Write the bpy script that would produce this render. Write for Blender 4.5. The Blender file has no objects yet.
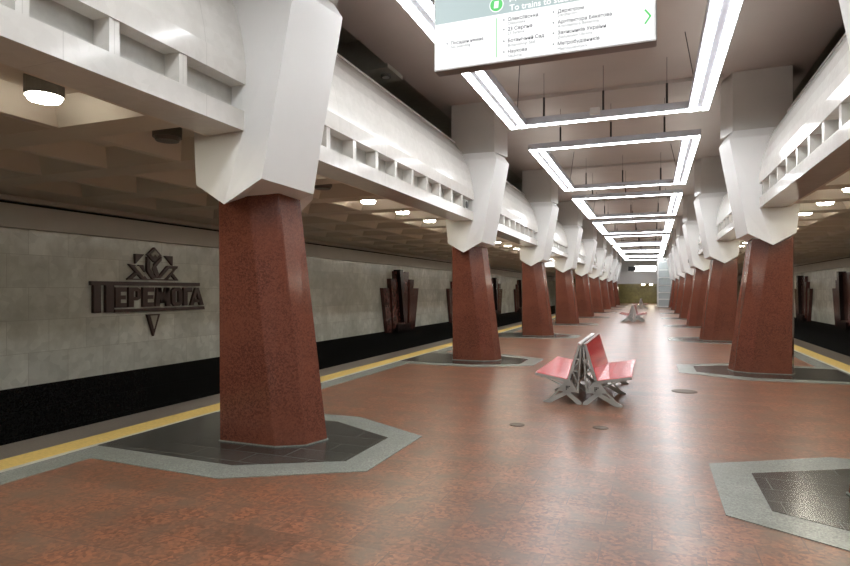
import bpy, bmesh, math, random
from mathutils import Vector
random.seed(7)
C = bpy.context.scene.collection
R = math.radians
PI = math.pi

# ------------------------------------------------------------------ camera, world, exposure
cam_data = bpy.data.cameras.new('camera')
cam_data.sensor_width = 36.0
cam_data.lens = 590.0/850.0*36.0
cam_data.shift_y = 7.5/850.0
cam_data.clip_start = 0.05
cam_data.clip_end = 300
cam = bpy.data.objects.new('camera', cam_data)
C.objects.link(cam)
cam.location = (0, 0, 1.6)
cam.rotation_euler = (R(90), 0, math.atan(227.0/590.0))
bpy.context.scene.camera = cam

world = bpy.data.worlds.new('world')
bpy.context.scene.world = world
world.use_nodes = True
world.node_tree.nodes['Background'].inputs[0].default_value = (0.9, 0.95, 1.0, 1)
world.node_tree.nodes['Background'].inputs[1].default_value = 0.02

vs = bpy.context.scene.view_settings
vs.view_transform = 'Standard'
vs.look = 'None'
vs.exposure = 0.65
vs.gamma = 1.0
vs.use_curve_mapping = False

LED = 15.0          # emission of the LED strips
UP = 2.0            # emission of the unseen strips added on the light frames
LAMP = 42.0         # emission of the round platform lamps

# ------------------------------------------------------------------ materials
def new_mat(name):
    m = bpy.data.materials.new(name)
    m.use_nodes = True
    nt = m.node_tree
    return m, nt, nt.nodes['Principled BSDF']

def plain(name, col, rough=0.5, metal=0.0, spec=0.5, var=0.06, scale=6.0, bump=0.0):
    m, nt, b = new_mat(name)
    co = nt.nodes.new('ShaderNodeTexCoord')
    n = nt.nodes.new('ShaderNodeTexNoise')
    n.inputs['Scale'].default_value = scale
    n.inputs['Detail'].default_value = 4
    nt.links.new(co.outputs['Object'], n.inputs['Vector'])
    r = nt.nodes.new('ShaderNodeValToRGB')
    r.color_ramp.elements[0].position = 0.3
    r.color_ramp.elements[1].position = 0.7
    r.color_ramp.elements[0].color = tuple(c*(1-var) for c in col) + (1,)
    r.color_ramp.elements[1].color = tuple(min(1, c*(1+var)) for c in col) + (1,)
    nt.links.new(n.outputs['Fac'], r.inputs[0])
    nt.links.new(r.outputs[0], b.inputs['Base Color'])
    b.inputs['Roughness'].default_value = rough
    b.inputs['Metallic'].default_value = metal
    b.inputs['Specular IOR Level'].default_value = spec
    return m

def emit(name, col, strength, base=0.8):
    m, nt, b = new_mat(name)
    b.inputs['Base Color'].default_value = (base, base, base, 1)
    b.inputs['Roughness'].default_value = 0.4
    b.inputs['Emission Color'].default_value = tuple(col) + (1,)
    b.inputs['Emission Strength'].default_value = strength
    return m

def mixc(nt, fac, a, b, mode='MIX'):
    x = nt.nodes.new('ShaderNodeMix')
    x.data_type = 'RGBA'
    x.blend_type = mode
    for s, v in ((0, fac), (6, a), (7, b)):
        if hasattr(v, 'links') or hasattr(v, 'is_linked'):
            nt.links.new(v, x.inputs[s])
        elif s == 0:
            x.inputs[0].default_value = v
        else:
            x.inputs[s].default_value = tuple(v) + (1,)
    return x.outputs[2]

def ramp(nt, src, p0, c0, p1, c1):
    r = nt.nodes.new('ShaderNodeValToRGB')
    e = r.color_ramp.elements
    e[0].position = p0; e[1].position = p1
    e[0].color = tuple(c0) + (1,); e[1].color = tuple(c1) + (1,)
    nt.links.new(src, r.inputs[0])
    return r.outputs[0]

def stone(name, base, dark, light, grain=90.0, cloud=1.2, cloud_col=None, rough=0.2, axes=None,
          tile=None, joint=None, joint_w=0.012, tile_var=0.0, spec=0.5, offset=0.5, cloud_str=0.5):
    """polished stone: fine grains, broad clouds and, if asked for, slab joints"""
    m, nt, b = new_mat(name)
    co = nt.nodes.new('ShaderNodeTexCoord')
    vec = co.outputs['Object']
    v = nt.nodes.new('ShaderNodeTexVoronoi'); v.inputs['Scale'].default_value = grain
    nt.links.new(vec, v.inputs['Vector'])
    n = nt.nodes.new('ShaderNodeTexNoise'); n.inputs['Scale'].default_value = grain*0.45
    n.inputs['Detail'].default_value = 3
    nt.links.new(vec, n.inputs['Vector'])
    sep = nt.nodes.new('ShaderNodeSeparateColor'); nt.links.new(v.outputs['Color'], sep.inputs[0])
    g = ramp(nt, sep.outputs[0], 0.15, dark, 0.85, light)
    col = mixc(nt, 0.5, base, g)
    g2 = ramp(nt, n.outputs['Fac'], 0.35, dark, 0.65, base)
    col = mixc(nt, 0.35, col, g2)
    if cloud_col:
        c = nt.nodes.new('ShaderNodeTexNoise'); c.inputs['Scale'].default_value = cloud
        c.inputs['Detail'].default_value = 6; c.inputs['Roughness'].default_value = 0.65
        nt.links.new(vec, c.inputs['Vector'])
        f = ramp(nt, c.outputs['Fac'], 0.42, (0, 0, 0), 0.66, (cloud_str,)*3)
        col = mixc(nt, f, col, cloud_col)
    rg = rough
    if tile:
        sx = nt.nodes.new('ShaderNodeSeparateXYZ'); nt.links.new(vec, sx.inputs[0])
        cx = nt.nodes.new('ShaderNodeCombineXYZ')
        nt.links.new(sx.outputs[axes[0]], cx.inputs[0]); nt.links.new(sx.outputs[axes[1]], cx.inputs[1])
        br = nt.nodes.new('ShaderNodeTexBrick')
        br.offset = offset
        br.inputs['Scale'].default_value = 1.0
        br.inputs['Brick Width'].default_value = tile[0]
        br.inputs['Row Height'].default_value = tile[1]
        br.inputs['Mortar Size'].default_value = joint_w*0.5
        br.inputs['Mortar Smooth'].default_value = 0.3
        br.inputs['Color1'].default_value = (1-tile_var,)*3 + (1,)
        br.inputs['Color2'].default_value = (1+tile_var,)*3 + (1,)
        br.inputs['Mortar'].default_value = (1, 1, 1, 1)
        nt.links.new(cx.outputs[0], br.inputs['Vector'])
        col = mixc(nt, 1.0, col, br.outputs['Color'], 'MULTIPLY')
        col = mixc(nt, br.outputs['Fac'], col, joint)
    nt.links.new(col, b.inputs['Base Color'])
    b.inputs['Roughness'].default_value = rg
    b.inputs['Specular IOR Level'].default_value = spec
    return m

M = {}
M['floor'] = stone('red_granite_floor', (0.27, 0.110, 0.062), (0.065, 0.034, 0.024), (0.53, 0.225, 0.115), grain=42,
                   cloud=3.2, cloud_col=(0.16, 0.105, 0.072), rough=0.30, axes=(0, 1), tile=(0.6, 0.3),
                   joint=(0.14, 0.08, 0.058), joint_w=0.009, tile_var=0.15, spec=0.5, cloud_str=0.95)
M['shaft'] = stone('red_granite_column', (0.175, 0.054, 0.034), (0.05, 0.020, 0.016), (0.31, 0.112, 0.07), grain=85,
                   cloud=1.6, cloud_col=(0.245, 0.08, 0.046), rough=0.16, spec=0.5)
M['grey_granite'] = stone('grey_granite', (0.28, 0.295, 0.265), (0.14, 0.15, 0.135), (0.42, 0.44, 0.39), grain=110,
                          cloud=2, cloud_col=(0.18, 0.19, 0.17), rough=0.26)
M['edge_granite'] = stone('brown_grey_granite', (0.19, 0.165, 0.14), (0.10, 0.09, 0.08), (0.29, 0.25, 0.215), grain=110,
                          cloud=2, cloud_col=(0.15, 0.13, 0.11), rough=0.3)
M['dark_slab'] = stone('dark_slabs', (0.046, 0.047, 0.042), (0.022, 0.022, 0.02), (0.075, 0.076, 0.068), grain=90,
                       cloud=2.5, cloud_col=(0.05, 0.05, 0.045), rough=0.2, axes=(0, 1), tile=(0.6, 0.3),
                       joint=(0.13, 0.13, 0.115), joint_w=0.010, tile_var=0.25)
M['wall_marble'] = stone('wall_marble', (0.66, 0.67, 0.61), (0.48, 0.49, 0.44), (0.78, 0.785, 0.72), grain=7,
                         cloud=1.1, cloud_col=(0.44, 0.435, 0.375), rough=0.16, axes=(1, 2), tile=(0.72, 0.55),
                         joint=(0.40, 0.39, 0.34), joint_w=0.008, tile_var=0.10, cloud_str=0.75)
M['white_marble'] = stone('white_marble', (0.73, 0.71, 0.665), (0.67, 0.65, 0.605), (0.78, 0.76, 0.715), grain=14,
                          cloud=1.5, cloud_col=(0.64, 0.62, 0.575), rough=0.13, axes=(1, 2), tile=(1.36, 40.0),
                          joint=(0.58, 0.56, 0.52), joint_w=0.008, tile_var=0.02, offset=0.0)
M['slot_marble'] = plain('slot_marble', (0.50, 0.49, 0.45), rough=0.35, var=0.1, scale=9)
M['capital'] = plain('white_capital', (0.80, 0.795, 0.77), rough=0.32, var=0.012, scale=2)
M['pilaster'] = plain('grey_plaster', (0.58, 0.56, 0.52), rough=0.5, var=0.04, scale=1.3)
M['ceiling'] = plain('taupe_ceiling', (0.53, 0.49, 0.455), rough=0.6, var=0.05, scale=0.8)
M['cross_beam'] = plain('ceiling_beam', (0.51, 0.475, 0.44), rough=0.6, var=0.05, scale=0.8)
M['soffit'] = plain('coffered_plaster', (0.60, 0.535, 0.455), rough=0.55, var=0.05, scale=0.9)
M['wall_band'] = plain('grey_wall_band', (0.52, 0.50, 0.455), rough=0.5, var=0.05, scale=1.5)
M['black_tile'] = stone('black_tile', (0.010, 0.010, 0.010), (0.006, 0.006, 0.006), (0.016, 0.016, 0.015), grain=40,
                        rough=0.25, axes=(1, 2), tile=(0.6, 0.4), joint=(0.018, 0.018, 0.018), joint_w=0.006, tile_var=0.06,
                        cloud_col=None, spec=0.3)
M['track_bed'] = plain('track_bed', (0.012, 0.011, 0.010), rough=0.9)
M['gallery'] = plain('dark_gallery', (0.40, 0.40, 0.35), rough=0.7)
M['yellow'] = plain('yellow_tactile', (0.70, 0.50, 0.15), rough=0.45, var=0.12, scale=30)
M['white_line'] = plain('white_line', (0.55, 0.53, 0.45), rough=0.4)
M['housing'] = plain('light_housing', (0.58, 0.61, 0.67), rough=0.45, metal=0.1)
M['led'] = emit('led_strip', (0.95, 0.975, 1.0), LED)
M['added_uplight'] = emit('added_uplight_strip', (1.0, 0.93, 0.86), UP)
M['rod'] = plain('dark_rod', (0.05, 0.05, 0.05), rough=0.5, metal=0.4)
M['lamp_body'] = plain('lamp_body', (0.12, 0.115, 0.10), rough=0.5)
M['lamp_lit'] = emit('lamp_diffuser', (1.0, 0.95, 0.80), LAMP)
M['passage_lit'] = emit('passage_diffuser', (1.0, 0.93, 0.72), 90.0)
M['lamp_off'] = plain('unlit_diffuser', (0.10, 0.085, 0.07), rough=0.3)
M['relief'] = plain('dark_red_relief', (0.085, 0.032, 0.027), rough=0.2, var=0.2, scale=5)
M['relief_dark'] = plain('black_red_relief', (0.016, 0.009, 0.009), rough=0.25)
M['emblem'] = plain('bronze_emblem', (0.050, 0.021, 0.017), rough=0.4)
M['emblem_light'] = plain('grey_emblem', (0.36, 0.33, 0.27), rough=0.4)
M['red'] = plain('red_lacquer', (0.62, 0.016, 0.032), rough=0.14, var=0.03, spec=0.7)
M['red_edge'] = plain('pale_panel_edge', (0.55, 0.50, 0.48), rough=0.35)
M['steel'] = plain('grey_painted_steel', (0.45, 0.46, 0.44), rough=0.35, metal=0.2)
M['logo'] = plain('dark_mark', (0.012, 0.012, 0.012), rough=0.5)
M['sign_white'] = emit('sign_face', (1.0, 1.0, 1.0), 0.72, 0.1)
M['sign_head'] = emit('sign_header', (0.30, 0.375, 0.375), 0.95, 0.05)
M['sign_green'] = emit('sign_green', (0.03, 0.45, 0.07), 0.9, 0.05)
M['sign_text'] = plain('sign_text', (0.06, 0.07, 0.075), rough=0.6)
M['sign_sub'] = plain('sign_text_pale', (0.22, 0.24, 0.25), rough=0.6)
M['sign_case'] = plain('sign_case', (0.20, 0.185, 0.17), rough=0.4)
M['sign_trim'] = plain('sign_trim', (0.75, 0.75, 0.73), rough=0.4)
M['olive'] = stone('olive_wall', (0.20, 0.175, 0.055), (0.13, 0.115, 0.035), (0.26, 0.23, 0.08), grain=8, cloud=0.5,
                   cloud_col=(0.09, 0.08, 0.03), rough=0.3, axes=(0, 2), tile=(0.8, 0.5), joint=(0.06, 0.055, 0.02),
                   tile_var=0.1)
M['white_wall'] = plain('white_lintel', (0.84, 0.83, 0.80), rough=0.35, var=0.02)
M['glow'] = emit('lit_panel', (1.0, 0.98, 0.95), 4.0)
M['dark_case'] = plain('dark_case', (0.03, 0.03, 0.03), rough=0.4)
M['cover'] = plain('floor_cover', (0.13, 0.095, 0.07), rough=0.6)
M['tower_post'] = plain('tower_post', (0.62, 0.62, 0.60), rough=0.35)
mg, nt, b = new_mat('tower_glass')
b.inputs['Base Color'].default_value = (0.62, 0.68, 0.68, 1)
b.inputs['Roughness'].default_value = 0.08
b.inputs['Alpha'].default_value = 0.55
M['glass'] = mg

# ------------------------------------------------------------------ mesh helpers
class MB:
    def __init__(self):
        self.bm = bmesh.new()
    def face(self, pts):
        return self.bm.faces.new([self.bm.verts.new(p) for p in pts])
    def box(self, x0, x1, y0, y1, z0, z1):
        v = [self.bm.verts.new((x, y, z)) for z in (z0, z1) for x, y in ((x0, y0), (x1, y0), (x1, y1), (x0, y1))]
        for f in ((0, 3, 2, 1), (4, 5, 6, 7), (0, 1, 5, 4), (1, 2, 6, 5), (2, 3, 7, 6), (3, 0, 4, 7)):
            self.bm.faces.new([v[i] for i in f])
        return self
    def prism(self, pts, axis, a, b):
        """extrude a 2-D outline along axis ('x': pts=(y,z); 'y': pts=(x,z); 'z': pts=(x,y))"""
        def P(p, t):
            return {'x': (t, p[0], p[1]), 'y': (p[0], t, p[1]), 'z': (p[0], p[1], t)}[axis]
        lo = [self.bm.verts.new(P(p, a)) for p in pts]
        hi = [self.bm.verts.new(P(p, b)) for p in pts]
        n = len(pts)
        self.bm.faces.new(lo[::-1]); self.bm.faces.new(hi)
        for i in range(n):
            self.bm.faces.new((lo[i], lo[(i+1) % n], hi[(i+1) % n], hi[i]))
        return self
    def bar(self, p, q, w, axis, a, b):
        """straight bar of width w between two 2-D points, extruded along axis"""
        dx, dy = q[0]-p[0], q[1]-p[1]
        L = math.hypot(dx, dy); nx, ny = -dy/L*w/2, dx/L*w/2
        return self.prism([(p[0]+nx, p[1]+ny), (p[0]-nx, p[1]-ny), (q[0]-nx, q[1]-ny), (q[0]+nx, q[1]+ny)], axis, a, b)
    def loft(self, rings, cap0=True, cap1=True):
        vr = [[self.bm.verts.new(p) for p in r] for r in rings]
        n = len(rings[0])
        for a, b_ in zip(vr[:-1], vr[1:]):
            for i in range(n):
                self.bm.faces.new((a[i], a[(i+1) % n], b_[(i+1) % n], b_[i]))
        if cap0: self.bm.faces.new(vr[0][::-1])
        if cap1: self.bm.faces.new(vr[-1])
        return self
    def tube(self, p, q, r, n=10, r2=None):
        p, q = Vector(p), Vector(q)
        r2 = r if r2 is None else r2
        d = (q-p).normalized()
        u = d.orthogonal().normalized(); w = d.cross(u)
        def ring(c, rr): return [c + u*math.cos(2*PI*i/n)*rr + w*math.sin(2*PI*i/n)*rr for i in range(n)]
        return self.loft([ring(p, r), ring(q, r2)])
    def ringframe(self, x0, x1, y0, y1, w, z0, z1):
        """rectangular ring of width w"""
        o = [(x0, y0), (x1, y0), (x1, y1), (x0, y1)]
        i = [(x0+w, y0+w), (x1-w, y0+w), (x1-w, y1-w), (x0+w, y1-w)]
        V = lambda p, z: self.bm.verts.new((p[0], p[1], z))
        ol, oh = [V(p, z0) for p in o], [V(p, z1) for p in o]
        il, ih = [V(p, z0) for p in i], [V(p, z1) for p in i]
        for k in range(4):
            j = (k+1) % 4
            f = self.bm.faces.new
            f((ol[k], ol[j], oh[j], oh[k])); f((il[j], il[k], ih[k], ih[j]))
            f((oh[k], oh[j], ih[j], ih[k])); f((ol[j], ol[k], il[k], il[j]))
        return self
    def build(self, name, mat, parent=None, loc=(0, 0, 0), bevel=0.0, smooth=False, recalc=True):
        if recalc:
            bmesh.ops.recalc_face_normals(self.bm, faces=self.bm.faces)
        if bevel:
            bmesh.ops.bevel(self.bm, geom=list(self.bm.edges), offset=bevel, segments=2, affect='EDGES', clamp_overlap=True)
        me = bpy.data.meshes.new(name)
        self.bm.to_mesh(me); self.bm.free()
        if smooth:
            for p in me.polygons: p.use_smooth = True
        me.materials.append(mat)
        o = bpy.data.objects.new(name, me)
        C.objects.link(o)
        o.location = loc
        if parent: o.parent = parent
        return o

def empty(name, label, cat, loc=(0, 0, 0), rz=0.0, group=None):
    o = bpy.data.objects.new(name, None)
    o.empty_display_size = 0.2
    C.objects.link(o)
    o.location = loc; o.rotation_euler = (0, 0, rz)
    return tag(o, label, cat, group)

def tag(o, label, cat, group=None):
    o['label'] = label; o['category'] = cat
    if group: o['group'] = group
    return o

def struct(o):
    o['kind'] = 'structure'
    return o

def copy_tree(o, loc, rz, label, parent=None):
    c = o.copy(); C.objects.link(c)
    if parent is None:
        c.location = loc; c.rotation_euler = (0, 0, rz); c['label'] = label
    else:
        c.parent = parent
    for ch in list(o.children):
        copy_tree(ch, None, None, None, c)
    return c

ORD = ['nearest', 'second', 'third', 'fourth', 'fifth', 'sixth', 'seventh', 'eighth', 'ninth', 'tenth']
S = 7.82            # bay length
Y0 = 5.36           # first pair of columns
XL, XR = -3.75, 1.95   # column axes
AX = -0.9           # hall axis
def mx(x): return 2*AX - x
END = 71.5
BACK = -6.0

# ------------------------------------------------------------------ structure: floor
floor = struct(MB().box(-6.25, 4.45, BACK, 79, -0.25, 0.0).build('floor', M['floor']))
def flat(poly, z, name, mat, par):
    return MB().prism(poly, 'z', 0.0, z).build(name, mat, par)
def mirror(poly, side, dx=0.0): return poly if side < 0 else [(mx(x)+dx, y) for x, y in poly]
for side in (-1, 1):
    def strip(x0, x1, z, name, mat):
        flat(mirror([(x0, BACK), (x1, BACK), (x1, END), (x0, END)], side), z, name, mat, floor)
    strip(-6.25, -5.72, 0.003, 'platform_edge', M['edge_granite'])
    strip(-5.72, -5.395, 0.006, 'yellow_line', M['yellow'])
    strip(-5.395, -5.33, 0.005, 'white_line', M['white_line'])
    strip(-5.33, -5.00, 0.003, 'grey_strip', M['grey_granite'])
    for k in range(-1, 9):
        y = Y0 + S*k
        outer = [(-5.33, y-1.24), (-3.45, y-1.32), (-2.35, y-0.68), (-2.35, y+0.66), (-3.45, y+1.30), (-5.33, y+1.22)]
        inner = [(-5.33, y-0.90), (-3.57, y-0.97), (-2.67, y-0.48), (-2.67, y+0.46), (-3.57, y+0.95), (-5.33, y+0.88)]
        flat(mirror(outer, side, -0.06), 0.006, 'grey_border', M['grey_granite'], floor)
        flat(mirror(inner, side, -0.06), 0.009, 'dark_inlay', M['dark_slab'], floor)

# track troughs and side walls
for side, nm in ((-1, 'left'), (1, 'right')):
    f = (lambda x: x) if side < 0 else mx
    def sbox(x0, x1, y0, y1, z0, z1, name, mat, par=None):
        a, b_ = sorted((f(x0), f(x1)))
        return MB().box(a, b_, y0, y1, z0, z1).build(name, mat, par)
    tr = struct(sbox(-10.0, -5.9, BACK, 79, -1.5, -1.35, 'floor_track_'+nm, M['track_bed']))
    sbox(-6.2, -5.9, BACK, 79, -1.35, -0.25, 'platform_face', M['black_tile'], tr)
    w = struct(sbox(-10.1, -9.75, BACK, 79, 0.0, 2.62, 'wall_'+nm, M['wall_marble']))
    sbox(-10.1, -9.73, BACK, 79, -1.35, 0.0, 'black_plinth', M['black_tile'], w)
    sbox(-10.1, -9.62, BACK, 79, 2.62, 3.0, 'grey_band', M['wall_band'], w)
    sbox(-10.1, -9.80, BACK, 79, 3.0, 3.06, 'dark_gap', M['track_bed'], w)
    sbox(-10.1, -9.70, BACK, 79, 3.06, 3.50, 'top_band', M['wall_band'], w)

    # coffered platform ceiling
    mb = MB()
    z, dz, ins = 3.15, 0.21, 0.20
    xs = [-4.18 - 1.19*j for j in range(5)]
    n0, n1 = -7, 46
    pitch = S/5
    cy = lambda n: 4.97 + pitch*n
    q = lambda pts: mb.face([(f(p[0]), p[1], p[2]) for p in pts])
    ya, yb = cy(n0)-pitch/2, cy(n1)+pitch/2
    q([(-4.12, ya, z), (-4.12, yb, z), (xs[0], yb, z), (xs[0], ya, z)])
    ow, oh = 1.09, 0.58
    xe = xs[3]-ow
    q([(xe, ya, z), (xe, yb, z), (-9.82, yb, z), (-9.82, ya, z)])
    for j in range(4):
        xa, xb = xs[j], xs[j]-ow
        if j < 3:
            q([(xb, ya, z), (xb, yb, z), (xs[j+1], yb, z), (xs[j+1], ya, z)])
        for n in range(n0, n1+1):
            c = cy(n)
            q([(xa, c+oh, z), (xa, c+pitch-oh, z), (xb, c+pitch-oh, z), (xb, c+oh, z)]) if n < n1 else None
            o = [(xa, c-oh), (xa, c+oh), (xb, c+oh), (xb, c-oh)]
            i = [(xa-ins, c-oh+ins), (xa-ins, c+oh-ins), (xb+ins, c+oh-ins), (xb+ins, c-oh+ins)]
            for k in range(4):
                l = (k+1) % 4
                q([o[k]+(z,), o[l]+(z,), i[l]+(z+dz,), i[k]+(z+dz,)])
            q([p+(z+dz,) for p in i])
        for c0, c1 in ((ya, cy(n0)-oh), (cy(n1)+oh, yb)):
            q([(xa, c0, z), (xa, c1, z), (xb, c1, z), (xb, c0, z)])
    struct(mb.build('ceiling_platform_'+nm, M['soffit']))
    # dark gallery above the balcony
    g = struct(sbox(-7.2, -7.0, BACK, END, 3.5, 6.6, 'wall_gallery_'+nm, M['gallery']))
    sbox(-7.0, -4.36, BACK, END, 3.5, 3.6, 'gallery_floor', M['gallery'], g)
    sbox(-7.0, -4.55, BACK, END, 6.3, 6.4, 'gallery_ceiling', M['gallery'], g)
    for k in range(0, 7):
        y = Y0 + S*k
        sbox(-7.0, -4.55, y+4.55, y+5.25, 5.72, 6.3, 'gallery_beam', M['gallery'], g)

# hall ceiling with shallow cross beams
hc = struct(MB().box(-4.6, mx(-4.6), BACK, 79, 5.8, 6.0).build('ceiling', M['ceiling']))
for k in range(-1, 9):
    y = Y0 + S*k
    MB().box(-3.1, mx(-3.1), y-0.45, y+0.45, 5.73, 5.8).build('ceiling_beam', M['cross_beam'], hc)
struct(MB().box(-10.1, mx(-10.1), BACK-0.2, BACK, -1.5, 6.4).build('wall_back_unseen', M['pilaster']))  # unseen wall added to keep world light from flooding in behind

# ------------------------------------------------------------------ end of the hall
we = struct(MB().box(-10.1, mx(-10.1), 79, 79.2, -1.5, 6.4).build('wall_end', M['olive']))
lint = struct(MB().box(-4.6, mx(-4.6), END-1.0, END, 2.36, 3.75).build('trim_1', M['white_wall']))
MB().box(-4.6, mx(-4.6), END, 78.9, 2.95, 3.1).build('passage_ceiling', M['white_wall'], lint)
struct(MB().box(-4.6, mx(-4.6), 77.5, 77.7, 3.75, 5.8).build('wall_upper', M['white_wall']))
for side, nm in ((-1, 'left'), (1, 'right')):
    f = (lambda x: x) if side < 0 else mx
    a, b_ = sorted((f(-10.0), f(-3.1)))
    struct(MB().box(a, b_, END-0.4, END+0.1, -1.35 if False else 0.0, 3.7).build('wall_end_'+nm, M['pilaster'])) if False else None

# ------------------------------------------------------------------ columns
def make_column(label, sx=1):
    c = empty('column', label, 'column', group='granite columns of the hall')
    m = lambda pts: [(sx*p[0],) + tuple(p[1:]) for p in pts]
    bot = m([(-0.58, -0.15), (-0.51, -0.32), (0.18, -0.32), (0.44, -0.16), (0.52, 0.14), (0.20, 0.32), (-0.51, 0.32), (-0.58, 0.15)])
    top = m([(-0.58, -0.15), (-0.53, -0.32), (-0.16, -0.32), (0.12, -0.18), (0.17, 0.14), (-0.14, 0.32), (-0.53, 0.32), (-0.58, 0.15)])
    MB().loft([[p+(0.0,) for p in bot], [p+(2.66,) for p in top]]).build('shaft', M['shaft'], c, bevel=0.006)
    # thin pale joint where the shaft meets the floor
    MB().loft([[(x*1.02, y*1.03, 0.0) for x, y in bot], [(x*1.02, y*1.03, 0.022) for x, y in bot]]).build('base_joint', M['grey_granite'], c)
    # folded capital: A outer, B front ridge, D front fold, E inner ridge, then the back
    inner = m([(-0.50, -0.28, 2.60), (-0.20, -0.31, 2.57), (0.02, -0.26, 2.60), (0.17, 0.12, 2.58), (-0.05, 0.28, 2.60), (-0.22, 0.31, 2.58), (-0.50, 0.28, 2.60)])
    r0 = m([(-0.52, -0.66, 2.66), (-0.14, -0.70, 2.44), (0.27, -0.66, 2.67), (0.37, 0.10, 2.63), (0.05, 0.60, 2.66), (-0.24, 0.66, 2.46), (-0.52, 0.62, 2.66)])
    r1 = m([(-0.58, -0.62, 3.15), (0.07, -0.68, 3.14), (0.349, -0.633, 3.15), (0.452, 0.121, 3.15), (0.12, 0.60, 3.15), (0.05, 0.64, 3.15), (-0.58, 0.60, 3.15)])
    r2 = m([(-0.58, -0.58, 4.50), (-0.03, -0.62, 4.50), (0.57, -0.56, 4.50), (0.68, 0.18, 4.50), (0.36, 0.58, 4.50), (0.0, 0.60, 4.50), (-0.58, 0.58, 4.50)])
    r3 = m([(-0.54, -0.48, 4.66), (-0.05, -0.54, 4.66), (0.49, -0.49, 4.66), (0.58, 0.16, 4.66), (0.32, 0.50, 4.66), (0.0, 0.52, 4.66), (-0.54, 0.48, 4.66)])
    MB().loft([inner, r0, r1, r2, r3]).build('capital', M['capital'], c)
    pl = m([(-0.5, -0.46), (0.50, -0.46), (0.66, 0.12), (0.42, 0.44), (-0.5, 0.44)])
    MB().loft([[p+(4.66,) for p in pl], [p+(5.8,) for p in pl]]).build('pilaster', M['pilaster'], c)
    return c
def col_label(side, k):
    s = 'left' if side < 0 else 'right'
    if side < 0:
        return ('large red granite column with white capital, nearest of the left row' if k == 0 else
                'red granite column with white folded capital, %s from the front in the left row' % ORD[k])
    if k == 0: return 'red granite column cut off by the right picture edge, foremost of the right row'
    return ('red granite column with white folded capital, nearest fully visible one of the right row' if k == 1 else
            'red granite column with white folded capital, %s fully visible one of the right row' % ORD[k-1])
for side in (-1, 1):
    proto = make_column(col_label(side, 0), -side)
    proto.location = ((XL if side < 0 else XR), Y0, 0)
    for k in range(1, 9):
        copy_tree(proto, ((XL if side < 0 else XR), Y0 + S*k, 0), 0, col_label(side, k))

# ------------------------------------------------------------------ balcony fronts between the columns
HL = S/2 - 0.60
def make_balcony():
    b = empty('balcony_front', '', 'balcony', group='marble balcony fronts between the columns')
    MB().box(-0.45, 0.0, -HL, HL, 3.14, 3.33).build('lower_beam', M['white_marble'], b)
    MB().box(-0.45, -0.17, -HL, HL, 3.33, 3.59).build('slot_back', M['slot_marble'], b)
    post = None
    for n in range(9):
        y = 0.93 - S/2 + 0.679*n
        if post is None:
            post = MB().box(-0.17, -0.012, -0.045, 0.045, 3.33, 3.59).build('post', M['white_marble'], b, loc=(0, y, 0))
        else:
            p = post.copy(); C.objects.link(p); p.parent = b; p.location = (0, y, 0)
    MB().box(-0.45, 0.0, -HL, HL, 3.59, 3.79).build('ledge', M['white_marble'], b)
    fr = [(-0.008, 3.79), (-0.03, 3.95), (-0.075, 4.15), (-0.15, 4.38), (-0.26, 4.60), (-0.38, 4.78), (-0.50, 4.93)]
    bk = [(-0.64, 4.93), (-0.50, 4.72), (-0.38, 4.50), (-0.28, 4.25), (-0.2, 3.95), (-0.2, 3.79)]
    MB().prism(fr+bk, 'y', -HL-0.12, HL+0.12).build('parapet', M['white_marble'], b)
    MB().box(-0.66, -0.485, -HL-0.14, HL+0.14, 4.93, 4.965).build('coping', M['capital'], b)
    return b
bal = make_balcony()
first = True
for side in (-1, 1):
    s = 'left' if side < 0 else 'right'
    for k in range(-1, 8):
        if k == -1:
            lab = 'white marble balcony front with slots, at the %s picture edge before the nearest %s column' % (s, s)
            if side > 0: lab = 'white marble balcony front beyond the right picture edge'
        else:
            lab = 'slotted white marble balcony front between %s and %s columns of the %s row' % (
                ('first' if k == 0 else ORD[k]), ORD[k+1], s)
        loc = ((-3.67 if side < 0 else mx(-3.67)), Y0 + S*(k+0.5), 0)
        if side > 0 and k == -1: continue
        if first:
            bal.location = loc; bal['label'] = lab; first = False
        else:
            copy_tree(bal, loc, 0 if side < 0 else PI, lab)

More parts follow.
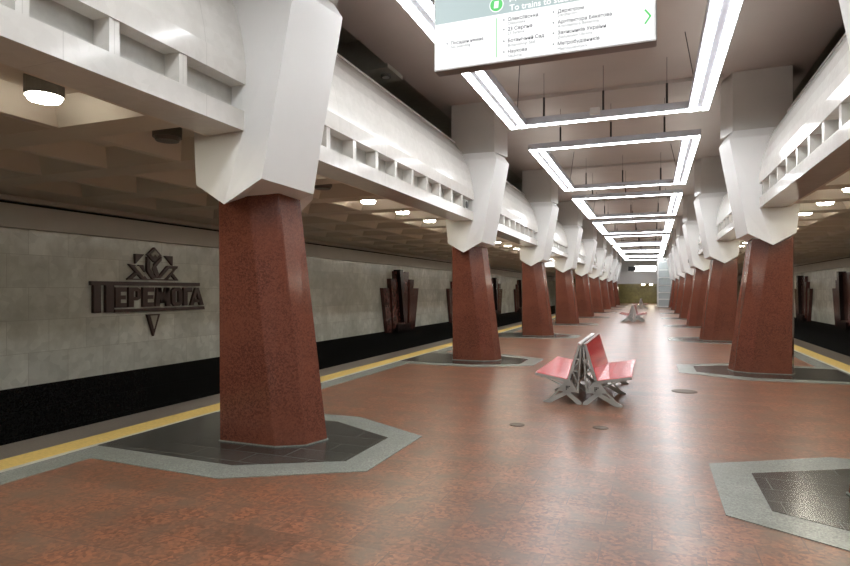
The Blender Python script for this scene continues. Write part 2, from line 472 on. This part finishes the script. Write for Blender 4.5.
# ------------------------------------------------------------------ rectangular LED lights
def make_frame():
    t = empty('ceiling_light', '', 'light', group='rectangular ceiling lights')
    hx, L = 1.80, 5.97
    we = 0.21          # width of the end bars
    o = MB()
    o.box(-hx, -hx+0.35, 0, L, 0.0, 0.13).box(hx-0.35, hx, 0, L, 0.0, 0.13)
    o.box(-hx+0.35, hx-0.35, 0, we, 0.0, 0.13).box(-hx+0.35, hx-0.35, L-we, L, 0.0, 0.13)
    o.build('housing', M['housing'], t)
    for a in (-hx+0.015, -hx+0.225, hx-0.325, hx-0.115):
        MB().box(a, a+0.10, 0.01, L-0.01, -0.012, 0.0).build('led_strip', M['led'], t)
    for a in (0.05, L-0.145):
        MB().box(-hx+0.015, hx-0.015, a, a+0.095, -0.014, -0.001).build('led_strip', M['led'], t)
    for a in (-hx+0.1, hx-0.25):
        MB().box(a, a+0.15, 0.1, L-0.1, 0.13, 0.136).build('added_uplight_strip', M['added_uplight'], t)  # added on top, unseen from below, to brighten the hall ceiling
    rod = cable = None
    for y in (0.175, L-0.175):
        for x in (-1.1, 0.0, 1.1):
            if rod is None:
                rod = MB().tube((0, 0, 0.13), (0, 0, 0.50), 0.020, 8).tube((0, 0, 0.50), (0, 0, 0.972), 0.004, 6).build('rod', M['rod'], t, loc=(x, y, 0))
            else:
                r = rod.copy(); C.objects.link(r); r.parent = t; r.location = (x, y, 0)
    for x, y, dx, dy in ((-1.6, L-0.3, 0.25, -0.9), (1.6, L-0.3, -0.25, -0.9)):
        MB().tube((x, y, 0.12), (x+dx, y+dy, 0.968), 0.008, 6).build('cable', M['rod'], t)
    return t
fr = make_frame()
zf = 4.83
for k in range(0, 9):
    lab = ('white rectangular LED ceiling light, nearest of the row, partly behind the hanging sign' if k == 1 else
           'white rectangular LED ceiling light above the camera, out of view' if k == 0 else
           'white rectangular LED ceiling light, %s from the front in the row' % ORD[k-1])
    loc = (-0.85, 5.68 + S*(k-1), zf)
    if k == 0:
        fr.location = loc; fr['label'] = lab
    else:
        copy_tree(fr, loc, 0, lab)
# small pale junction box hanging under the nearest light
jb = MB().box(-0.09, 0.09, -0.05, 0.05, -0.06, 0.06).build('junction_box', M['sign_trim'], None, loc=(-0.98, 11.25, 4.9), bevel=0.01)
tag(jb, 'small pale box on the far bar of the nearest LED ceiling light', 'box')

# ------------------------------------------------------------------ round platform lamps
def make_lamp(lit):
    t = empty('ceiling_lamp', '', 'lamp', group='round lamps in the platform ceilings')
    MB().tube((0, 0, 0.035), (0, 0, 0.19), 0.145, 28).build('housing', M['lamp_body'], t)
    if lit: MB().tube((0, 0, 0.0), (0, 0, 0.035), 0.115, 28, 0.135).build('diffuser', M['lamp_lit'], t)
    else: MB().tube((0, 0, 0.0), (0, 0, 0.035), 0.115, 28, 0.135).build('diffuser', M['lamp_off'], t)
    return t
protos = {True: None, False: None}
for side in (-1, 1):
    s = 'left' if side < 0 else 'right'
    for n in range(-4, 33):
        y = cy(n)
        k, i = n//5, n % 5
        lit = not (side < 0 and n in (0, 2))
        if not protos[lit]: protos[lit] = make_lamp(lit); src = None
        else: src = protos[lit]
        where = 'beside' if i == 0 else None
        cname = lambda kk: 'the %s %s column' % (ORD[kk], s)
        if n < -1: lab = 'round ceiling lamp above the %s platform, out of view behind the camera' % s
        elif n == -1: lab = 'large lit round lamp over the %s platform before the nearest %s column' % (s, s)
        elif i == 0:
            lab = '%s round lamp over the %s platform, right beside %s' % ('lit' if lit else 'dark unlit', s, cname(k))
        else:
            lab = '%s round lamp over the %s platform, %s past %s' % ('lit' if lit else 'dark unlit', s, ORD[i-1] if i > 1 else 'first', cname(k))
        lx = -4.74 if n >= 0 else -4.68
        loc = (lx if side < 0 else mx(lx), y - (0.17 if n >= 0 else -0.01), 3.165)
        if src is None:
            o = protos[lit]; o.location = loc; o['label'] = lab
        else:
            copy_tree(src, loc, 0, lab)

# small spotlights on the gallery beams
spot = None
for k in range(0, 4):
    loc = (-4.75, Y0 + S*k + 4.9, 5.72)
    lab = 'small dark downlight in the left gallery opening, %s from the front' % (ORD[k])
    if spot is None:
        spot = empty('downlight', lab, 'lamp', loc, 0, 'gallery downlights')
        MB().tube((0, 0, -0.05), (0, 0, 0.0), 0.10, 16).build('rim', M['lamp_body'], spot)
        MB().tube((0, 0, -0.056), (0, 0, -0.05), 0.07, 16).build('lens', M['sign_trim'], spot)
    else:
        copy_tree(spot, loc, 0, lab)

# ------------------------------------------------------------------ loudspeaker in the last slot of the first left bay
sp = empty('loudspeaker', 'small dark loudspeaker in the last slot before the second left column', 'loudspeaker', (-3.76, 12.07, 3.33))
MB().box(-0.07, 0.07, -0.13, 0.13, 0.0, 0.20).build('case', M['steel'], sp, bevel=0.01)
MB().tube((0.07, 0, 0.10), (0.082, 0, 0.10), 0.075, 16).build('cone', M['dark_case'], sp)

# ------------------------------------------------------------------ hanging direction sign
Ys = 5.0
sg = empty('hanging_sign', 'white illuminated direction sign with green header hanging above the hall', 'sign', (AX, Ys, 3.57))
MB().box(-0.935, 0.935, 0.0, 0.13, 0.0, 0.78).build('case', M['sign_case'], sg, bevel=0.006)
MB().box(-0.93, 0.93, -0.012, 0.0, 0.0, 0.78).build('trim', M['sign_trim'], sg, bevel=0.004)
MB().box(-0.918, 0.918, -0.016, -0.012, 0.012, 0.415).build('face', M['sign_white'], sg)
MB().box(-0.918, 0.918, -0.016, -0.012, 0.415, 0.768).build('header', M['sign_head'], sg)
for x in (-0.7, 0.7):
    MB().tube((x, 0.06, 0.78), (x, 0.06, 2.23), 0.012, 8).build('rod', M['rod'], sg)
deps = None
def text(s, x0, z, width, mat, par, name='lettering', bold=0.0, yface=-0.018, height=None, label=None):
    """one line of writing on the sign, fitted to a width; x0, z = left end and middle, world"""
    cu = bpy.data.curves.new(name, 'FONT')
    cu.body = s; cu.size = 1.0; cu.extrude = 0.0; cu.offset = bold
    cu.resolution_u = 3
    o = bpy.data.objects.new('text_tmp', cu); C.objects.link(o)
    dg = bpy.context.evaluated_depsgraph_get(); dg.update()
    me = bpy.data.meshes.new_from_object(o.evaluated_get(dg))
    C.objects.unlink(o); bpy.data.objects.remove(o)
    xs_ = [v.co.x for v in me.vertices]; ys_ = [v.co.y for v in me.vertices]
    k = width/(max(xs_)-min(xs_))
    mid = 0.36
    for v in me.vertices:
        v.co = ((v.co.x-min(xs_))*k, 0.0, (v.co.y-mid)*k)
    bm = bmesh.new(); bm.from_mesh(me)
    ex = bmesh.ops.extrude_face_region(bm, geom=list(bm.faces))
    for v in [g for g in ex['geom'] if isinstance(g, bmesh.types.BMVert)]: v.co.y += 0.002
    bmesh.ops.recalc_face_normals(bm, faces=bm.faces)
    bm.to_mesh(me); bm.free()
    me.materials.clear(); me.materials.append(mat)
    t = bpy.data.objects.new(name, me); C.objects.link(t)
    t.parent = par; t.location = (x0-AX, yface, z-3.57)
    return t
def lines(x0, rows):
    for z, w, s, z2, w2, s2 in rows:
        text(s, x0, z, w, M['sign_text'], sg, bold=0.012)
        text(s2, x0, z2, w2, M['sign_sub'], sg)
        MB().tube((x0-0.035-AX, -0.020, z-3.57), (x0-0.035-AX, -0.016, z-3.57), 0.007, 10).build('bullet', M['sign_sub'], sg)
lines(-1.67, [(3.80, 0.30, 'Посадки немає', 3.765, 0.18, 'No boarding')])
lines(-1.155, [(3.928, 0.26, 'Олексіївська', 3.892, 0.15, 'Oleksiivska'),
               (3.845, 0.21, '23 Серпня', 3.808, 0.14, '23 Serpnia'),
               (3.745, 0.31, 'Ботанічний Сад', 3.705, 0.23, 'Botanichnyi Sad'),
               (3.652, 0.165, 'Наукова', 3.612, 0.12, 'Naukova')])
lines(-0.733, [(3.925, 0.21, 'Держпром', 3.893, 0.16, 'Derzhprom'),
               (3.835, 0.43, 'Архітектора Бекетова', 3.800, 0.33, 'Arkhitektora Beketova'),
               (3.747, 0.385, 'Захисників України', 3.709, 0.28, 'Zakhysnykiv Ukrainy'),
               (3.656, 0.335, 'Метробудівників', 3.612, 0.24, 'Metrobudivnykiv')])
text('To trains to stations', -1.14, 4.025, 0.60, M['sign_white'], sg, bold=0.014)
text('До поїздів до станцій', -1.14, 4.115, 0.78, M['sign_white'], sg, bold=0.014)
MB().box(-1.259-AX, -1.253-AX, -0.019, -0.016, 0.045, 0.385).build('divider', M['sign_green'], sg)
MB().tube((-1.255-AX, -0.019, 0.499), (-1.255-AX, -0.016, 0.499), 0.062, 28).build('badge_ring', M['sign_white'], sg)
MB().tube((-1.255-AX, -0.022, 0.499), (-1.255-AX, -0.019, 0.499), 0.055, 28).build('badge', M['sign_green'], sg)
bx = -1.255-AX
MB().prism([(bx-0.022, 0.470), (bx+0.016, 0.470), (bx+0.022, 0.528), (bx-0.016, 0.528)], 'y', -0.024, -0.022).build('pictogram', M['sign_white'], sg)
MB().bar((-0.052-AX, 0.252), (-0.010-AX, 0.195), 0.013, 'y', -0.019, -0.016).bar((-0.010-AX, 0.199), (-0.052-AX, 0.140), 0.013, 'y', -0.019, -0.016).build('arrow', M['sign_green'], sg)

# ------------------------------------------------------------------ station name on the left wall
nm = empty('station_name_sign', 'dark bronze station name with flower emblem on the left marble wall', 'sign', (-9.75, 9.45, 1.0))
def wall_poly(polys, name, mat, t=0.06):
    mb = MB()
    for p in polys: mb.prism([(y-9.45, z-1.0) for y, z in p], 'x', 0.0, t)
    return mb.build(name, mat, nm)
def rect(y0, y1, z0, z1): return [(y0, z0), (y1, z0), (y1, z1), (y0, z1)]
wall_poly([rect(7.97, 10.78, 1.70, 1.775)], 'top_bar', M['emblem'], 0.07)
wall_poly([[(8.49, 1.175), (10.94, 1.165), (10.92, 1.235), (8.49, 1.235)]], 'bottom_bar', M['emblem'], 0.07)
wall_poly([rect(8.03, 8.18, 1.18, 1.70), rect(8.29, 8.47, 1.18, 1.70)], 'letter', M['emblem'], 0.07)
z0, z1 = 1.265, 1.665
def letE(a, b):
    return [rect(a, a+0.12, z0, z1), rect(a+0.12, b, z0, z0+0.09), rect(a+0.12, b-0.02, 1.425, 1.505), rect(a+0.12, b, z1-0.09, z1)]
wall_poly(letE(8.51, 8.77), 'letter', M['emblem'])
wall_poly([rect(8.82, 8.94, z0, z1), rect(8.94, 9.03, z1-0.08, z1), rect(8.94, 9.03, 1.40, 1.47),
           [(9.03, 1.40), (9.11, 1.44), (9.11, 1.62), (9.03, z1)]], 'letter', M['emblem'])
wall_poly(letE(9.17, 9.46), 'letter', M['emblem'])
wall_poly([[(9.50, z0), (9.61, z0), (9.65, z1), (9.54, z1)], [(9.80, z0), (9.91, z0), (9.88, z1), (9.77, z1)],
           [(9.54, z1), (9.65, z1), (9.755, 1.33), (9.665, 1.33)], [(9.77, z1), (9.88, z1), (9.755, 1.33), (9.665, 1.33)]], 'letter', M['emblem'])
wall_poly([[(9.95, 1.33), (10.02, z0), (10.02, z1), (9.95, 1.60)], [(10.18, z0), (10.25, 1.33), (10.25, 1.60), (10.18, z1)],
           rect(10.02, 10.18, z0, z0+0.08), rect(10.02, 10.18, z1-0.08, z1), rect(10.02, 10.055, z0+0.08, z1-0.08),
           rect(10.145, 10.18, z0+0.08, z1-0.08)], 'letter', M['emblem'])
wall_poly([rect(10.29, 10.41, z0, z1), rect(10.41, 10.55, z1-0.10, z1)], 'letter', M['emblem'])
wall_poly([[(10.50, z0), (10.60, z0), (10.70, 1.56), (10.70, z1), (10.66, z1)], [(10.80, z0), (10.92, z0), (10.76, z1), (10.70, z1), (10.70, 1.56)],
           rect(10.58, 10.82, 1.33, 1.40)], 'letter', M['emblem'])
# emblem: outer dark shapes, paler inner faces
wall_poly([[(9.28, 1.11), (9.62, 1.11), (9.45, 0.65)]], 'pendant', M['emblem'], 0.06)
wall_poly([[(9.355, 1.08), (9.545, 1.08), (9.45, 0.80)]], 'pendant_face', M['emblem_light'], 0.07)
wall_poly([[(8.98, 2.34), (9.20, 2.34), (8.99, 2.14)], [(9.75, 2.34), (9.97, 2.34), (9.97, 2.14)]], 'triangle', M['emblem'], 0.06)
wall_poly([[(9.47, 2.50), (9.66, 2.34), (9.47, 2.19), (9.28, 2.34)]], 'bud', M['emblem'], 0.06)
wall_poly([[(9.47, 2.44), (9.58, 2.35), (9.52, 2.30), (9.47, 2.35), (9.41, 2.30), (9.36, 2.35)]], 'bud_face', M['emblem_light'], 0.075)
wall_poly([[(9.28, 2.30), (9.34, 2.24), (9.34, 2.05), (9.52, 1.86), (9.42, 1.84), (9.28, 2.00)],
           [(9.66, 2.32), (9.66, 2.24), (9.52, 2.10), (9.60, 1.92), (9.52, 1.86), (9.40, 2.06), (9.46, 2.14)]], 'petal', M['emblem'], 0.06)
wall_poly([[(9.36, 2.20), (9.44, 2.13), (9.40, 2.05), (9.46, 1.95), (9.36, 2.05)]], 'petal_face', M['emblem_light'], 0.05)
wall_poly([[(8.82, 2.13), (9.02, 2.10), (9.28, 1.84), (9.14, 1.84)], [(8.80, 1.83), (8.98, 1.97), (9.04, 1.93), (8.90, 1.83)],
           [(9.06, 2.12), (9.18, 2.12), (9.22, 1.98)]], 'leaf', M['emblem'], 0.06)
wall_poly([[(8.96, 2.09), (9.06, 2.09), (9.22, 1.92), (9.18, 1.88)]], 'leaf_face', M['emblem_light'], 0.07)
wall_poly([[(9.83, 2.13), (9.55, 1.86), (9.62, 1.86), (9.86, 2.07), (10.10, 2.07), (10.12, 2.13)],
           [(10.12, 2.12), (9.84, 1.84), (9.78, 1.84), (10.04, 2.10)],
           [(9.97, 1.98), (10.13, 1.83), (10.05, 1.83), (9.93, 1.94)]], 'leaf', M['emblem'], 0.06)
wall_poly([[(9.86, 2.05), (9.98, 2.05), (9.78, 1.87), (9.66, 1.87)]], 'leaf_face', M['emblem_light'], 0.05)
wall_poly([rect(8.80, 10.14, 1.815, 1.84)], 'emblem_bar', M['emblem'], 0.05)

# ------------------------------------------------------------------ fan reliefs on the side walls
def make_relief():
    t = empty('wall_relief', '', 'relief', group='dark red fan reliefs on the track walls')
    def fin(a0, a1, b0, b1, zb, zt, th, mat, name='fin'):
        MB().prism([(b0, zb), (b1, zb), (a1, zt), (a0, zt)], 'x', 0.0, th).build(name, mat, t)
    fin(-1.85, -1.28, -1.42, -0.98, -0.05, 1.70, 0.14, M['relief'])
    fin(-1.20, -0.72, -0.95, -0.66, 0.10, 2.07, 0.18, M['relief'])
    fin(-0.72, 0.72, -0.62, 0.62, 0.22, 2.38, 0.14, M['relief'], 'centre_slab')
    fin(-0.58, -0.26, -0.16, 0.06, 0.30, 2.44, 0.30, M['relief_dark'], 'blade')
    fin(0.72, 1.20, 0.66, 0.95, 0.10, 2.07, 0.18, M['relief'])
    fin(1.28, 1.85, 0.98, 1.42, -0.05, 1.70, 0.14, M['relief'])
    MB().box(0.0, 0.25, -0.70, 0.70, -0.05, 0.24).build('base', M['relief_dark'], t)
    return t
rel = make_relief(); first = True
for side in (-1, 1):
    s = 'left' if side < 0 else 'right'
    for k in range(0, 5):
        lab = 'dark red fan-shaped relief on the %s track wall, %s visible one from the front' % (s, 'nearest' if k == 0 else ORD[k])
        loc = (-9.75 if side < 0 else mx(-9.75), 22.35 + S*k if side < 0 else 30.5 + S*(k), 0)
        if first:
            rel.location = loc; rel['label'] = lab; first = False
        else:
            copy_tree(rel, loc, 0 if side < 0 else PI, lab)

# ------------------------------------------------------------------ back-to-back benches
def make_bench():
    t = empty('bench', '', 'bench', group='red back-to-back benches along the hall')
    hl = 1.075
    for s in (1, -1):
        X = lambda pts: [(s*x, z) for x, z in pts]
        # seat of three lacquered boards on a pale core
        a, b_ = (0.205, 0.325), (0.66, 0.405)
        st = MB()
        for j in range(3):
            f0, f1 = j/3+0.004, (j+1)/3-0.004
            p = (a[0]+(b_[0]-a[0])*f0, a[1]+(b_[1]-a[1])*f0); r_ = (a[0]+(b_[0]-a[0])*f1, a[1]+(b_[1]-a[1])*f1)
            st.prism(X([p, r_, (r_[0]-0.006, r_[1]+0.022), (p[0]-0.006, p[1]+0.022)]), 'y', -hl, hl)
        seat = st.build('seat', M['red'], t)
        MB().bar((s*a[0], a[1]-0.008), (s*b_[0], b_[1]-0.008), 0.016, 'y', -hl+0.01, hl-0.01).build('seat_pan', M['red_edge'], seat)
        c, d = (0.190, 0.335), (0.034, 0.842)
        bk = MB()
        for j in range(3):
            f0, f1 = j/3+0.003, (j+1)/3-0.003
            p = (c[0]+(d[0]-c[0])*f0, c[1]+(d[1]-c[1])*f0); r_ = (c[0]+(d[0]-c[0])*f1, c[1]+(d[1]-c[1])*f1)
            bk.prism(X([p, r_, (r_[0]+0.024, r_[1]+0.008), (p[0]+0.024, p[1]+0.008)]), 'y', -hl, hl)
        back = bk.build('backrest', M['red'], t)
        MB().bar((s*(c[0]-0.008), c[1]-0.003), (s*(d[0]-0.008), d[1]-0.003), 0.016, 'y', -hl+0.01, hl-0.01).build('back_pan', M['red_edge'], back)
        # top edge strip
        MB().bar((s*0.022, 0.845), (s*0.062, 0.857), 0.012, 'y', -hl, hl).build('top_rail', M['red_edge'], back)
        for yy in (-hl-0.012, -0.02, hl-0.028):
            fm = MB(); y0_, y1_ = yy, yy+0.04
            B = lambda p, q, w: fm.bar((s*p[0], p[1]), (s*q[0], q[1]), w, 'y', y0_, y1_)
            B((0.196, 0.31), (0.042, 0.838), 0.034)      # behind the backrest
            B((0.060, 0.16), (0.018, 0.80), 0.020)       # inner upright
            B((0.045, 0.45), (0.135, 0.48), 0.020)       # cross struts
            B((0.035, 0.62), (0.085, 0.64), 0.018)
            B((0.135, 0.48), (0.035, 0.62), 0.014)
            B((0.055, 0.28), (0.135, 0.46), 0.014)
            fm.prism(X([(0.06, 0.165), (0.34, 0.175), (0.235, 0.325), (0.155, 0.325)]), 'y', y0_, y1_)   # knee plate
            B((0.19, 0.318), (0.657, 0.402), 0.040)       # under the seat
            B((0.27, 0.25), (0.50, 0.355), 0.018)
            fm.prism(X([(0.10, 0.19), (0.18, 0.20), (0.54, 0.018), (0.54, 0.0), (0.44, 0.0)]), 'y', y0_, y1_)  # outer leg
            B((0.33, 0.18), (0.47, 0.035), 0.022)
            fm.prism(X([(0.22, 0.20), (0.28, 0.18), (0.07, 0.0), (0.012, 0.0), (0.012, 0.03)]), 'y', y0_, y1_)  # inner leg
            fe = fm.build('end_frame', M['steel'], t)
            if yy < -1:
                lg = MB()
                for cx_, cz_ in ((0, 0), (1, 0), (2, 0), (0, -1), (1, -1), (0, -2)):
                    x = s*0.195 + (cx_-1)*0.021; z = 0.245 + cz_*0.021
                    lg.box(x-0.008, x+0.008, yy-0.003, yy, z-0.008, z+0.008)
                lg.build('emblem', M['logo'], fe)
        MB().box(min(s*0.55, s*0.59), max(s*0.55, s*0.59), -hl, hl, 0.352, 0.372).build('seat_rail', M['steel'], t)
        MB().box(min(s*0.10, s*0.13), max(s*0.10, s*0.13), -hl, hl, 0.21, 0.24).build('lower_rail', M['steel'], t)
    return t
bench = make_bench()
for k, lab in enumerate(('red back-to-back bench with grey legs standing nearest in the hall',
                         'red back-to-back bench far down the hall, second in line',
                         'tiny red back-to-back bench at the far end, behind the second bench')):
    loc = (-0.915, 9.60 + 3*S*k, 0)
    if k == 0: bench.location = loc; bench['label'] = lab
    else: copy_tree(bench, loc, 0, lab)

# ------------------------------------------------------------------ floor covers
for i, (x, y, lab) in enumerate(((0.48, 10.2, 'dark oval floor cover to the right of the nearest bench'),
                                 (-1.50, 6.95, 'small dark floor cover in front of the nearest bench, left one'),
                                 (-0.56, 7.15, 'small dark floor cover in front of the nearest bench, right one'))):
    r = 0.19 if i == 0 else 0.09
    o = empty('floor_cover', lab, 'cover', (x, y, 0), 0, 'dark covers in the floor')
    MB().tube((0, 0, 0.0), (0, 0, 0.005), r, 24).build('rim', M['cover'], o)
    MB().tube((0, 0, 0.005), (0, 0, 0.007), r*0.8, 24).build('lid', M['cover'], o)

# ------------------------------------------------------------------ far end things
tw = empty('glass_tower', 'tall white framed glass lift tower at the far end beside right columns', 'tower', (1.15, 62.6, 0))
for x in (-0.62, 0.62):
    for y in (-0.7, 0.7):
        MB().box(x-0.07, x+0.07, y-0.07, y+0.07, 0.0, 4.75).build('post', M['tower_post'], tw)
for z in (0.05, 0.75, 1.4, 2.1, 2.85, 3.6, 4.4, 4.7):
    mb = MB()
    for y in (-0.7, 0.7): mb.box(-0.62, 0.62, y-0.045, y+0.045, z-0.05, z+0.05)
    for x in (-0.62, 0.62): mb.box(x-0.045, x+0.045, -0.7, 0.7, z-0.05, z+0.05)
    mb.build('rail', M['tower_post'], tw)
for y in (-0.7, 0.7): MB().box(-0.6, 0.6, y-0.012, y+0.012, 0.05, 4.7).build('glass_panel', M['glass'], tw)
for x in (-0.62, 0.62): MB().box(x-0.012, x+0.012, -0.68, 0.68, 0.05, 4.7).build('glass_panel', M['glass'], tw)

dp = empty('display_board', 'dark display board above the white wall at the far end', 'display', (-2.1, END-1.1, 3.76))
MB().box(-0.42, 0.42, 0.0, 0.2, 0.05, 0.55).build('case', M['dark_case'], dp, bevel=0.02)
MB().box(-0.05, 0.05, 0.06, 0.14, -0.02, 0.05).build('foot', M['dark_case'], dp)
gl = empty('glow_panel', 'bright glowing panel for the lit concourse ceiling above the far white wall', 'light', (-0.8, 77.2, 3.76))  # glowing panel stands for the lit ceiling of the concourse beyond
MB().box(-1.3, 1.3, 0.0, 0.28, 0.0, 0.9).build('frame', M['white_wall'], gl)
MB().box(-1.25, 1.25, -0.02, 0.0, 0.05, 0.85).build('diffuser', M['glow'], gl)
for i, x in enumerate((-0.93, -0.1)):
    o = empty('passage_lamp', 'small lit lamp under the white wall at the far end, %s one' % ('left' if i == 0 else 'right'), 'lamp',
              (x, 71.8, 2.24), 0, 'lamps under the far white wall')
    MB().tube((0, 0, 0.06), (0, 0, 0.71), 0.03, 10).tube((0, 0, 0.06), (0, 0, 0.12), 0.2, 20).build('housing', M['lamp_body'], o)
    MB().tube((0, 0, 0.0), (0, 0, 0.06), 0.16, 20).build('diffuser', M['passage_lit'], o)
for i, x in enumerate((-2.2, 0.6)):  # extra lamps, unseen behind the lintel, added to brighten the olive wall
    o = empty('ceiling_lamp', 'added lamp in the end passage, unseen, brightening the olive wall', 'lamp', (x, 75.5, 2.80), 0, 'added unseen passage lamps')
    MB().box(-0.6, 0.6, -0.1, 0.1, 0.05, 0.15).build('housing', M['lamp_body'], o)
    MB().box(-0.58, 0.58, -0.09, 0.09, 0.0, 0.05).build('diffuser', M['lamp_lit'], o)
ex = empty('platform_sign', 'small white lit sign over the left platform behind the third left column', 'sign', (-4.8, 30.5, 2.80))
MB().box(-0.40, 0.40, 0.0, 0.12, 0.0, 0.30).build('case', M['sign_trim'], ex)
MB().box(-0.39, 0.39, -0.012, 0.0, 0.01, 0.29).build('face', M['sign_white'], ex)
MB().tube((0, 0.06, 0.30), (0, 0.06, 0.36), 0.02, 8).build('rod', M['rod'], ex)
